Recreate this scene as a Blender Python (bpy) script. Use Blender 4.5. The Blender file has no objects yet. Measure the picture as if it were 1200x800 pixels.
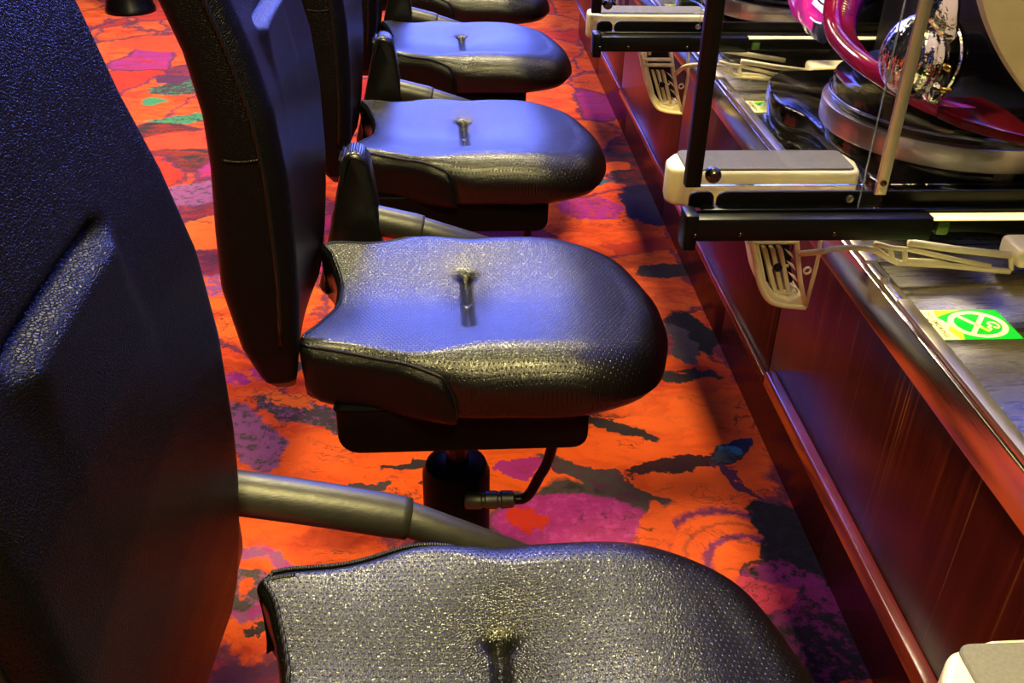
import bpy, bmesh, math, random
import numpy as np
from mathutils import Vector, Matrix
PI = math.pi
rnd = random.Random(7)
C = bpy.context.scene.collection
SC = bpy.context.scene

# ------------------------------------------------------------------ camera
CZ = 1.22                                   # camera height above the carpet
F = 1122.46                                 # focal length in pixels of a 1200 px wide frame
RM = np.array([[0.9980141787298713, -0.059467478823124455, 0.020768197239091023],
               [0.013965790625366754, 0.5304042024803791, 0.8476298358855484],
               [0.06142194840892759, 0.8456565502339437, -0.53018142489159]])
cam = bpy.data.objects.new('camera', bpy.data.cameras.new('camera'))
C.objects.link(cam)
cam.matrix_world = Matrix(((RM[0][0], RM[1][0], -RM[2][0], 0), (RM[0][1], RM[1][1], -RM[2][1], 0),
                           (RM[0][2], RM[1][2], -RM[2][2], CZ), (0, 0, 0, 1)))
cam.data.sensor_width = 36.0
cam.data.lens = F / 1200 * 36
cam.data.clip_start = .02
SC.camera = cam
def ray(x, y): return RM.T @ np.array([(x - 600) / F, (400 - y) / F, 1.0])
def atX(x, y, X): d = ray(x, y); p = d * X / d[0]; return Vector((p[0], p[1], p[2] + CZ))
def atY(x, y, Y): d = ray(x, y); p = d * Y / d[1]; return Vector((p[0], p[1], p[2] + CZ))
def atZ(x, y, Z): d = ray(x, y); p = d * (Z - CZ) / d[2]; return Vector((p[0], p[1], Z))

# ------------------------------------------------------------------ world and light
SC.view_settings.view_transform = 'Standard'
SC.view_settings.look = 'None'
SC.view_settings.exposure = 0.0
SC.view_settings.gamma = 1.0
SC.view_settings.use_curve_mapping = False
w = bpy.data.worlds.new('world'); SC.world = w; w.use_nodes = True
w.node_tree.nodes['Background'].inputs[0].default_value = (.020, .014, .024, 1)
w.node_tree.nodes['Background'].inputs[1].default_value = .25
def area(name, loc, aim, sx, sy, watts, col, spread=180):
    l = bpy.data.lights.new(name, 'AREA'); l.shape = 'RECTANGLE'; l.size = sx; l.size_y = sy
    l.energy = watts; l.color = col; l.spread = math.radians(spread)
    o = bpy.data.objects.new(name, l); C.objects.link(o); o.location = loc
    o.rotation_euler = (Vector(aim) - Vector(loc)).to_track_quat('-Z', 'Y').to_euler()
    return o
area('ceiling_lamp', (.16, -.25, 3.0), (.16, -.1, 0), .50, .50, 165, (1.0, .83, .32))
area('ceiling_lamp', (.14, 2.75, 3.05), (.14, 2.7, 0),   .42, .42, 150, (1.0, .86, .46))
area('ceiling_lamp', (-1.5, 3.6, 3.05), (-1.3, 3.5, 0), 1.0, 1.0, 150, (1.0, .82, .74))
area('ceiling_lamp', (.25, -1.7, 2.9), (.25, -.6, 0), .8, .6, 26, (1.0, .85, .46))  # added to light the brackets below the bars, no such fixture known
area('blue_sign_lamp', (-.02, 5.2, 2.2), (-.02, 1.0, .8), 1.5, 2.2, 185, (.15, .20, 1.0))

# ------------------------------------------------------------------ node helpers
class N:
    def __init__(s, name):
        s.m = bpy.data.materials.new(name); s.m.use_nodes = True
        s.t = s.m.node_tree; s.b = s.t.nodes['Principled BSDF']
    def n(s, typ, ins=None, **kw):
        nd = s.t.nodes.new(typ)
        for k, v in kw.items(): setattr(nd, k, v)
        if ins:
            for k, v in ins.items(): s.put(nd.inputs[k], v)
        return nd
    def put(s, sock, v):
        if isinstance(v, bpy.types.NodeSocket): s.t.links.new(v, sock)
        else: sock.default_value = v
    def p(s, **kw):
        names = dict(col='Base Color', rough='Roughness', metal='Metallic', spec='Specular IOR Level', nor='Normal',
                     emit='Emission Color', es='Emission Strength', trans='Transmission Weight', ior='IOR',
                     coat='Coat Weight', cr='Coat Roughness', alpha='Alpha', aniso='Anisotropic', sheen='Sheen Weight')
        for k, v in kw.items():
            if k in ('col', 'emit') and not isinstance(v, bpy.types.NodeSocket): v = tuple(v)[:3] + (1,)
            s.put(s.b.inputs[names[k]], v)
        return s.m
    def math(s, op, a, b=0.0, c=0.0, clamp=False):
        nd = s.n('ShaderNodeMath', {0: a, 1: b, 2: c}, operation=op, use_clamp=clamp); return nd.outputs[0]
    def coord(s, which='Object'): return s.n('ShaderNodeTexCoord').outputs[which]
    def mapping(s, v, loc=(0, 0, 0), rot=(0, 0, 0), sc=(1, 1, 1), typ='POINT'):
        return s.n('ShaderNodeMapping', {'Vector': v, 'Location': loc, 'Rotation': rot, 'Scale': sc}, vector_type=typ).outputs[0]
    def noise(s, v, scale, detail=3, rough=.55, dist=0.0, out='Fac'):
        return s.n('ShaderNodeTexNoise', {'Vector': v, 'Scale': scale, 'Detail': detail, 'Roughness': rough, 'Distortion': dist}).outputs[out]
    def ramp(s, f, stops, interp='LINEAR'):
        nd = s.n('ShaderNodeValToRGB', {'Fac': f}); r = nd.color_ramp; r.interpolation = interp
        while len(r.elements) < len(stops): r.elements.new(.5)
        for e, (pos, c) in zip(r.elements, stops): e.position = pos; e.color = tuple(c)[:3] + (1,)
        return nd.outputs[0]
    def mix(s, f, a, b, mode='MIX'):
        nd = s.n('ShaderNodeMix', data_type='RGBA', blend_type=mode)
        s.put(nd.inputs[0], f)
        for sock, v in ((nd.inputs[6], a), (nd.inputs[7], b)):
            s.put(sock, v if isinstance(v, bpy.types.NodeSocket) else tuple(v)[:3] + (1,))
        return nd.outputs[2]
    def bump(s, h, dist, strength=1.0, nor=None):
        d = {'Height': h, 'Distance': dist, 'Strength': strength}
        if nor is not None: d['Normal'] = nor
        return s.n('ShaderNodeBump', d).outputs[0]

def plain(name, col, rough=.5, metal=0, noise=True, **kw):
    k = N(name); 
    if noise:
        f = k.noise(k.coord(), 35, 3)
        c = k.mix(f, [x * .82 for x in col], [min(1, x * 1.15) for x in col])
        r = k.math('MULTIPLY_ADD', k.noise(k.coord(), 60, 2), .16, rough - .08)
        return k.p(col=c, rough=r, metal=metal, **kw)
    return k.p(col=col, rough=rough, metal=metal, **kw)

def leather(name, perforated, grain=1.0, rough=.36, spec=.55):
    k = N(name); v = k.coord()
    vo = k.n('ShaderNodeTexVoronoi', {'Vector': k.mapping(v, sc=(1, 1, 1)), 'Scale': 420.0}, feature='DISTANCE_TO_EDGE').outputs['Distance']
    g = k.math('MINIMUM', k.math('MULTIPLY', vo, 3.0), .6)
    nor = k.bump(g, .00042 * grain, .7)
    col = (.0024, .0021, .0024)
    if perforated:
        # hexagonal rows of punched holes
        p = .0066
        d = None
        for off in ((0, 0), (.5, .5)):
            q = k.mapping(v, loc=(off[0], off[1], 0), sc=(1 / p, 1 / (p * 1.732), 0))
            fr = k.n('ShaderNodeVectorMath', {0: q}, operation='FRACTION').outputs[0]
            ce = k.n('ShaderNodeVectorMath', {0: fr, 1: (.5, .5, 0)}, operation='SUBTRACT').outputs[0]
            ce = k.n('ShaderNodeVectorMath', {0: ce, 1: (p, p * 1.732, 0)}, operation='MULTIPLY').outputs[0]
            ln = k.n('ShaderNodeVectorMath', {0: ce}, operation='LENGTH').outputs['Value']
            d = ln if d is None else k.math('MINIMUM', d, ln)
        hole = k.n('ShaderNodeMapRange', {'Value': d, 'From Min': .0004, 'From Max': .0014}).outputs[0]
        nor = k.bump(hole, .0005, 1.0, nor)
        core = k.n('ShaderNodeMapRange', {'Value': d, 'From Min': .0005, 'From Max': .0009}).outputs[0]
        col = k.mix(core, (.001, .001, .001), col)
    return k.p(col=col, rough=rough, spec=spec, nor=nor)

M = {}
M['leather_seat'] = leather('perforated_black_leather', True, .75, .275)
M['leather'] = leather('grained_black_leather', False, 1.0, .26, .20)
M['leather_back'] = leather('coarse_grained_black_leather', False, 1.5, .33, .10)
k = N('black_thread_piping'); M['piping'] = k.p(col=(.004, .004, .004), rough=.32, spec=.35, nor=k.bump(k.n('ShaderNodeTexWave', {'Vector': k.coord(), 'Scale': 120.0}).outputs[1], .0004))
M['plastic'] = plain('black_moulded_plastic', (.002, .0018, .0018), .40, spec=.06)
k = N('worn_black_arm_plastic'); f = k.noise(k.mapping(k.coord(), sc=(1, 3, 3)), 60, 5, .7)
M['arm'] = k.p(col=k.mix(f, (.010, .009, .008), (.024, .021, .017)), rough=k.math('MULTIPLY_ADD', f, .25, .30), spec=.6, nor=k.bump(f, .0004))
M['fin'] = plain('smooth_black_plastic', (.003, .0028, .0026), .30, spec=.5)
M['black_metal'] = plain('black_painted_metal', (.0012, .0012, .0014), .34, spec=.20)
M['screw'] = plain('dark_screw_steel', (.10, .09, .08), .25, 1.0)
M['rod'] = plain('dark_steel_rod', (.06, .05, .05), .28, 1.0)
M['cream'] = plain('cream_moulded_plastic', (.84, .73, .47), .36)
M['pad'] = (lambda k: k.p(col=k.mix(k.noise(k.coord(), 420, 2), (.085, .08, .085), (.15, .14, .145)), rough=.75, nor=k.bump(k.noise(k.coord(), 600, 2), .0006)))(N('grey_rubber_pad'))
M['dark_slot'] = plain('dark_recess', (.006, .005, .004), .8)
def steel(name, col, rough, sc, bs=.35):
    k = N(name); v = k.coord()
    f = k.noise(k.mapping(v, sc=sc), 5.0, 4, .65)
    return k.p(col=k.mix(f, [x * .85 for x in col], [min(1, x * 1.1) for x in col]), metal=1.0,
               rough=k.math('MULTIPLY_ADD', f, .16, rough - .05), nor=k.bump(f, .0004, bs))
M['steel'] = steel('brushed_stainless_steel', (.27, .25, .20), .25, (2, 26, 2), .08)
M['steel_edge'] = steel('polished_steel_edge', (.62, .60, .60), .18, (60, 2, 60))
M['aluminium'] = steel('brushed_aluminium_strip', (.60, .55, .47), .36, (60, 60, 3))
k = N('clear_acrylic'); 
M['acrylic'] = k.p(col=(.95, .96, .95), rough=.02, trans=1.0, ior=1.35, spec=.35)
M['acrylic_edge'] = (lambda k: k.p(col=(.50, .62, .60), rough=.12, trans=.8, ior=1.4))(N('acrylic_polished_edge'))
# dark mahogany veneer with upright grain
k = N('mahogany_veneer'); v = k.coord()
g1 = k.noise(k.mapping(v, sc=(60, 60, 1.1)), 1.6, 4, .6, .3)
g2 = k.noise(k.mapping(v, sc=(150, 150, .6)), 1.4, 3, .7)
c = k.ramp(g1, [(.30, (.012, .0010, .0010)), (.52, (.028, .0020, .0018)), (.64, (.042, .0040, .0026)), (.74, (.085, .016, .006))])
c = k.mix(k.n('ShaderNodeMapRange', {'Value': g2, 'From Min': .60, 'From Max': .70}).outputs[0], c, (.15, .045, .016))
M['wood'] = k.p(col=c, rough=.30, spec=.20)
k = N('red_lacquered_lip'); f = k.noise(k.coord(), 14, 3)
M['lip'] = k.p(col=k.mix(f, (.05, .004, .003), (.085, .010, .005)), rough=.22, spec=.35, coat=.15, cr=.1)
M['kick'] = plain('dark_red_kick_plate', (.045, .0032, .0026), .30, coat=.1)

# ------------------------------------------------------------------ carpet material: a flower print, shapes by position
CARPET = [  # (x, y, half length, half width, turn, colour, wobble)
]
def carpet_material(shapes):
    k = N('flower_print_carpet'); v = k.coord('Object')
    wob = k.noise(v, 9, 4, .6, out='Color')
    wob = k.n('ShaderNodeVectorMath', {0: wob, 1: (.5, .5, .5)}, operation='SUBTRACT').outputs[0]
    wv = k.n('ShaderNodeVectorMath', {0: wob, 3: .12}, operation='SCALE').outputs[0]
    w1 = k.n('ShaderNodeVectorMath', {0: v, 1: wv}, operation='ADD').outputs[0]
    fine = k.noise(v, 70, 4, .65, out='Color')
    fine = k.n('ShaderNodeVectorMath', {0: fine, 1: (.5, .5, .5)}, operation='SUBTRACT').outputs[0]
    w2 = k.n('ShaderNodeVectorMath', {0: w1, 1: k.n('ShaderNodeVectorMath', {0: fine, 3: .034}, operation='SCALE').outputs[0]}, operation='ADD').outputs[0]
    w3 = k.n('ShaderNodeVectorMath', {0: v, 1: k.n('ShaderNodeVectorMath', {0: fine, 3: .030}, operation='SCALE').outputs[0]}, operation='ADD').outputs[0]
    # petals: big cells
    cell = k.n('ShaderNodeTexVoronoi', {'Vector': k.mapping(w1, sc=(1, .8, 1)), 'Scale': 3.1}, feature='F1')
    key = k.n('ShaderNodeSeparateColor', {0: cell.outputs['Color']}).outputs[0]
    orange, red, mag, plum, dark, lilac = (1.0, .115, .003), (.72, .030, .006), (.42, .022, .20), (.115, .018, .060), (.030, .018, .016), (.34, .085, .22)
    base = k.ramp(key, [(0, orange), (.40, (1.0, .145, .008)), (.56, red), (.68, mag), (.78, orange), (.88, plum), (.95, dark)], 'CONSTANT')
    # petal streaks
    st = k.noise(k.mapping(w2, rot=(0, 0, .5), sc=(3.0, 12, 1)), 1.5, 5, .65, .8)
    base = k.mix(k.n('ShaderNodeMapRange', {'Value': st, 'From Min': .50, 'From Max': .70, 'To Max': .75}).outputs[0], base, red)
    st2 = k.noise(k.mapping(w2, rot=(0, 0, -.4), sc=(4.5, 13, 1)), 1.3, 5, .7, 1.2)
    base = k.mix(k.n('ShaderNodeMapRange', {'Value': st2, 'From Min': .66, 'From Max': .72}).outputs[0], base, dark)
    # painterly shading inside the petals
    sh = k.noise(k.mapping(w1, rot=(0, 0, .9), sc=(1, 2.6, 1)), 7, 6, .68, .6)
    base = k.mix(k.n('ShaderNodeMapRange', {'Value': sh, 'From Min': .44, 'From Max': .68, 'To Max': .8}).outputs[0], base, (.50, .012, .003), 'MIX')
    # outlines of petals
    ed = k.n('ShaderNodeTexVoronoi', {'Vector': k.mapping(w2, sc=(1, .8, 1)), 'Scale': 3.1}, feature='DISTANCE_TO_EDGE').outputs['Distance']
    base = k.mix(k.n('ShaderNodeMapRange', {'Value': ed, 'From Min': .010, 'From Max': .035, 'To Min': .85, 'To Max': 0.0}).outputs[0], base, plum)
    for (x, y, a, b, turn, colr, wb, *inner) in shapes:
        src = {0: v, 1: w1, 2: w2, 3: w3}[wb]
        q = k.mapping(src, loc=(x, y, 0), rot=(0, 0, turn), sc=(a, b, 1), typ='TEXTURE')
        L = k.n('ShaderNodeVectorMath', {0: q}, operation='LENGTH').outputs['Value']
        hi = inner[0] if inner else None
        f = k.n('ShaderNodeMapRange', {'Value': L, 'From Min': .94, 'From Max': 1.04, 'To Min': 1.0, 'To Max': 0.0}).outputs[0]
        if hi:   # a ring only
            g = k.n('ShaderNodeMapRange', {'Value': L, 'From Min': hi - .05, 'From Max': hi + .05}).outputs[0]
            f = k.math('MULTIPLY', f, g)
        cc = colr
        if len(inner) > 1:
            sp = k.noise(k.mapping(v, sc=(1, 1, 1)), 38, 5, .7)
            cc = k.mix(k.n('ShaderNodeMapRange', {'Value': sp, 'From Min': .50, 'From Max': .60}).outputs[0], colr, inner[1])
        base = k.mix(f, base, cc)
    # brushed veins over everything: thin dark strokes and red shading
    sh2 = k.noise(k.mapping(w1, rot=(0, 0, -.5), sc=(1.2, 3.2, 1)), 5, 6, .66, .7)
    base = k.mix(k.n('ShaderNodeMapRange', {'Value': sh2, 'From Min': .50, 'From Max': .72, 'To Max': .75}).outputs[0], base, k.mix(.72, base, (.42, .004, .0), 'MULTIPLY'))
    vn = k.noise(k.mapping(w1, rot=(0, 0, .35), sc=(1.0, 2.4, 1)), 4.2, 5, .6, 1.6)
    line = k.n('ShaderNodeMapRange', {'Value': k.math('ABSOLUTE', k.math('SUBTRACT', vn, .5)), 'From Min': .004, 'From Max': .016, 'To Min': 1.0, 'To Max': 0.0}).outputs[0]
    keep = k.n('ShaderNodeMapRange', {'Value': k.noise(v, 3.3, 2), 'From Min': .50, 'From Max': .58}).outputs[0]
    base = k.mix(k.math('MULTIPLY', line, k.math('MULTIPLY', keep, .8)), base, (.030, .010, .012))
    tone = k.noise(v, 240, 3, .7)
    base = k.mix(.35, base, k.mix(tone, (.2, .2, .2), (1, 1, 1)), 'MULTIPLY')
    pile = k.noise(v, 800, 2, .7)
    return k.p(col=base, rough=1.0, spec=.05, sheen=.1, nor=k.bump(pile, .004, .8))
OR, RE, MA, PL, DK, LI = (1.0, .115, .003), (.70, .028, .006), (.46, .024, .24), (.115, .018, .060), (.035, .022, .020), (.33, .08, .21)
GY, TE, NB, GR = (.075, .050, .050), (.03, .22, .36), (.010, .012, .10), (.05, .30, .10)
SHAPES = [
    # wide orange ground under the second chair
    (.34, 1.52, .34, .20, .15, OR, 1), (-.10, 1.47, .30, .12, -.25, OR, 1), (.45, 1.66, .18, .08, .1, (1.0, .13, .006), 1),
    # lilac and grey leaf left of the second seat
    (-.30, 1.67, .15, .045, -.55, GY, 2, 0, LI), (-.42, 1.60, .13, .05, -1.0, LI, 2, 0, GY), (-.44, 1.83, .12, .03, .4, MA, 2, 0, OR),
    (-.36, 1.73, .07, .025, -.5, (1.0, .16, .01), 2), (-.33, 1.86, .12, .03, .2, GY, 2, 0, PL),
    (-.08, 1.49, .06, .010, .1, DK, 1), (.0, 1.45, .07, .008, .3, DK, 1), (-.17, 1.42, .05, .012, .4, GY, 1),
    # magenta flower with grey rim
    (.24, 1.31, .20, .115, -.1, GY, 1, 0, DK), (.22, 1.31, .155, .085, -.1, MA, 3, 0, (.60, .05, .34)), (.30, 1.42, .17, .030, -.55, GY, 2, 0, PL), (.13, 1.47, .05, .025, .1, MA, 2),
    (.13, 1.33, .05, .02, -.6, RE, 2),
    # orange rosette with purple bows
    (.47, 1.24, .15, .13, 0, OR, 3), (.485, 1.225, .125, .120, .2, (.20, .016, .10), 3, .84), (.50, 1.21, .097, .092, .2, (.10, .016, .03), 3, .95), (.515, 1.195, .080, .078, .2, (.26, .022, .15), 3, .80), (.53, 1.17, .04, .035, .4, (.10, .012, .02), 3, .7),
    (.37, 1.29, .03, .08, 0, (.9, .10, .006), 1),
    # dark leaves and magenta by the counter
    (.62, 1.22, .075, .15, .25, (.006, .004, .008), 2, 0, (.02, .008, .03)), (.57, 1.07, .09, .14, .2, (.30, .015, .17), 2, 0, (.012, .006, .012)),
    (.52, 1.12, .06, .03, -.4, (.75, .04, .12), 2), (.60, 1.00, .10, .08, 0, (.02, .008, .02), 2, 0, (.25, .015, .14)),
    # feather
    (.46, 1.475, .13, .024, .25, (.045, .006, .010), 2), (.565, 1.515, .06, .026, .45, (.05, .03, .035), 1), (.590, 1.532, .050, .0235, .45, NB, 1), (.556, 1.513, .026, .019, .45, TE, 2), (.535, 1.500, .020, .016, .45, (.06, .10, .13), 2),
    (.33, 1.60, .10, .02, -.45, DK, 2), (.56, 1.42, .10, .010, -.9, PL, 2), (.52, 1.80, .09, .02, -.2, DK, 2),
    # strip beyond, by the counter
    (.59, 1.98, .05, .10, .1, (.010, .007, .010), 2), (.55, 1.92, .03, .09, 0, (.10, .07, .075), 2), (.60, 2.30, .10, .04, 0, DK, 2), (.55, 2.45, .12, .04, 0, (.6, .04, .006), 2),
    (.43, 2.72, .10, .09, 0, MA, 1, 0, (.6, .05, .03)), (.62, 2.75, .09, .16, 0, (.02, .008, .05), 2), (.50, 3.05, .12, .05, .2, OR, 1), (.42, 3.25, .10, .03, .3, GY, 2), (.49, 2.93, .05, .02, .3, (.05, .10, .12), 1),
    # left aisle
    (-1.05, 3.95, .18, .10, .5, GY, 2, 0, GR), (-1.16, 3.75, .05, .04, 0, GR, 2), (-.98, 3.55, .15, .05, .2, GR, 2, 0, GY), (-1.15, 4.05, .07, .06, 0, PL, 2),
    (-.85, 3.35, .30, .10, .3, (1.0, .06, .012), 1), (-.80, 2.85, .16, .09, .3, LI, 2, 0, GY), (-.70, 2.55, .16, .11, .2, (1.0, .16, .012), 1), (-.62, 2.25, .12, .06, .3, LI, 2, 0, OR),
    (-1.2, 4.6, .35, .15, 0, (.95, .07, .008), 1), (-.95, 4.2, .14, .06, .3, LI, 2, 0, RE),
    # corner under the nearest backrest
    (-.35, 1.19, .085, .085, 0, LI, 2, .62, MA), (-.36, 1.17, .05, .04, 0, GY, 1, .3, LI), (-.28, 1.10, .07, .012, .2, DK, 2),
]
M['carpet'] = carpet_material(SHAPES)

# ------------------------------------------------------------------ mesh helpers
def obj(name, verts, faces, mat, parent=None, smooth=True, slots=None, fm=None):
    me = bpy.data.meshes.new(name); me.from_pydata([tuple(v) for v in verts], [], [tuple(f) for f in faces])
    for m in (slots or [mat]): me.materials.append(m)
    if fm is not None: me.polygons.foreach_set('material_index', np.array(fm, np.int32))
    if smooth: me.polygons.foreach_set('use_smooth', np.ones(len(me.polygons), bool))
    me.update()
    o = bpy.data.objects.new(name, me); C.objects.link(o)
    if parent: o.parent = parent
    return o
def from_bm(name, bm, mat, parent=None, smooth=False, angle=35):
    me = bpy.data.meshes.new(name); bmesh.ops.recalc_face_normals(bm, faces=bm.faces[:]); bm.to_mesh(me); bm.free()
    me.materials.append(mat)
    if smooth:
        me.polygons.foreach_set('use_smooth', np.ones(len(me.polygons), bool))
        me.set_sharp_from_angle(angle=math.radians(angle))
    o = bpy.data.objects.new(name, me); C.objects.link(o)
    if parent: o.parent = parent
    return o
def bm_box(bm, lo, hi, bev=0.0, seg=2):
    lo, hi = Vector(lo), Vector(hi)
    r = bmesh.ops.create_cube(bm, size=1.0)
    for v in r['verts']:
        v.co = Vector([(lo[i] + hi[i]) / 2 + v.co[i] * (hi[i] - lo[i]) for i in range(3)])
    if bev:
        es = list({e for v in r['verts'] for e in v.link_edges})
        bmesh.ops.bevel(bm, geom=es, offset=bev, segments=seg, affect='EDGES', profile=.5)
def box(name, lo, hi, mat, parent=None, bev=.002, seg=2):
    bm = bmesh.new(); bm_box(bm, lo, hi, bev, seg); return from_bm(name, bm, mat, parent, True)
def frame(d):
    d = Vector(d).normalized(); a = Vector((0, 0, 1)) if abs(d.z) < .9 else Vector((1, 0, 0))
    u = d.cross(a).normalized(); return u, d.cross(u).normalized()
def tube_data(pts, rad, seg=10, closed=False, flat=None):
    pts = [Vector(p) for p in pts]; n = len(pts); V = []; Fc = []
    if not hasattr(rad, '__len__'): rad = [rad] * n
    u = None
    for i, p in enumerate(pts):
        a = pts[(i - 1) % n] if (i or closed) else pts[i]; b = pts[(i + 1) % n] if (i < n - 1 or closed) else pts[i]
        d = (b - a).normalized()
        if u is None: u, _ = frame(d)
        u = (u - d * u.dot(d)).normalized(); wv = d.cross(u)
        for j in range(seg):
            t = 2 * PI * j / seg
            V.append(p + (u * math.cos(t) + wv * math.sin(t)) * rad[i])
    for i in range(n if closed else n - 1):
        for j in range(seg):
            a, b = i * seg + j, i * seg + (j + 1) % seg; c = ((i + 1) % n) * seg
            Fc.append((a, b, c + (j + 1) % seg, c + j))
    if not closed:
        Fc.append(tuple(range(seg))[::-1]); Fc.append(tuple((n - 1) * seg + j for j in range(seg)))
    return V, Fc
def tube(name, pts, rad, mat, parent=None, seg=10, closed=False):
    V, Fc = tube_data(pts, rad, seg, closed); return obj(name, V, Fc, mat, parent)
def tubes(name, paths, mat, parent=None, seg=8):
    V, Fc = [], []
    for pts, r in paths:
        v, f = tube_data(pts, r, seg); o = len(V); V += v; Fc += [tuple(i + o for i in q) for q in f]
    return obj(name, V, Fc, mat, parent)
def spline(pts, n=8, closed=False):
    P = [Vector(p) for p in pts]; out = []; m = len(P)
    rng = range(m if closed else m - 1)
    for i in rng:
        if closed: p0, p1, p2, p3 = P[i - 1], P[i], P[(i + 1) % m], P[(i + 2) % m]
        else: p0, p1, p2, p3 = P[max(i - 1, 0)], P[i], P[i + 1], P[min(i + 2, m - 1)]
        for j in range(n):
            t = j / n
            out.append(.5 * ((2 * p1) + (p2 - p0) * t + (2 * p0 - 5 * p1 + 4 * p2 - p3) * t * t + (3 * p1 - p0 - 3 * p2 + p3) * t ** 3))
    if not closed: out.append(P[-1])
    return out
def prism(name, poly, axis, lo, hi, mat, parent=None, bev=0.0, seg=2):
    """poly of 2-D points extruded along an axis (0, 1 or 2)."""
    bm = bmesh.new()
    def pt(p, h):
        q = [p[0], p[1]]; q.insert(axis, h); return q
    vs = [bm.verts.new(pt(p, lo)) for p in poly]; f = bm.faces.new(vs)
    r = bmesh.ops.extrude_face_region(bm, geom=[f])
    d = [0, 0, 0]; d[axis] = hi - lo
    bmesh.ops.translate(bm, verts=[g for g in r['geom'] if isinstance(g, bmesh.types.BMVert)], vec=d)
    if bev: bmesh.ops.bevel(bm, geom=bm.edges[:], offset=bev, segments=seg, affect='EDGES', profile=.5)
    return from_bm(name, bm, mat, parent, True)
def lathe(name, prof, o, axis, mat, parent=None, seg=32, ridge=None):
    """prof: (distance along axis, radius)."""
    o = Vector(o); axis = Vector(axis).normalized(); u, wv = frame(axis); V, Fc = [], []
    for (h, r) in prof:
        for j in range(seg):
            t = 2 * PI * j / seg; rr = r * (1 + (ridge(t, h) if ridge else 0))
            V.append(o + axis * h + (u * math.cos(t) + wv * math.sin(t)) * rr)
    for i in range(len(prof) - 1):
        for j in range(seg):
            a, b = i * seg + j, i * seg + (j + 1) % seg
            Fc.append((a, b, b + seg, a + seg))
    Fc.append(tuple(range(seg))[::-1]); Fc.append(tuple((len(prof) - 1) * seg + j for j in range(seg)))
    ob = obj(name, V, Fc, mat, parent); bm = bmesh.new(); bm.from_mesh(ob.data); bmesh.ops.recalc_face_normals(bm, faces=bm.faces[:]); bm.to_mesh(ob.data); bm.free()
    ob.data.set_sharp_from_angle(angle=math.radians(40)); return ob
def rrect(x0, x1, y0, y1, r, n=6):
    if not hasattr(r, '__len__'): r = [r] * 4
    out = []
    for (cx, cy, a0, q) in ((x1 - r[0], y1 - r[0], 0, r[0]), (x0 + r[1], y1 - r[1], 90, r[1]), (x0 + r[2], y0 + r[2], 180, r[2]), (x1 - r[3], y0 + r[3], 270, r[3])):
        for i in range(n + 1):
            t = math.radians(a0 + 90 * i / n); out.append((cx + q * math.cos(t), cy + q * math.sin(t)))
    return out
def tag(o, label, cat, group=None):
    o['label'] = label; o['category'] = cat
    if group: o['group'] = group
    return o
def thing(name, loc, label, cat, group=None):
    o = bpy.data.objects.new(name, None); C.objects.link(o); o.location = loc; o.empty_display_size = .05
    return tag(o, label, cat, group)
def dup(root, loc, label, rz=None):
    r = root.copy(); C.objects.link(r); r.location = loc; r['label'] = label
    if rz is not None: r.rotation_euler = (0, 0, rz)
    for ch in list(root.children):
        c = ch.copy(); C.objects.link(c); c.parent = r
        for g in list(ch.children):
            d = g.copy(); C.objects.link(d); d.parent = c
    return r
S = .72                                        # spacing of the places along the row

# ------------------------------------------------------------------ setting
fl = obj('floor', [(-4, -1.5, 0), (1.4, -1.5, 0), (1.4, 9, 0), (-4, 9, 0)], [(0, 1, 2, 3)], M['carpet'], None, False); fl['kind'] = 'structure'

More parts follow.
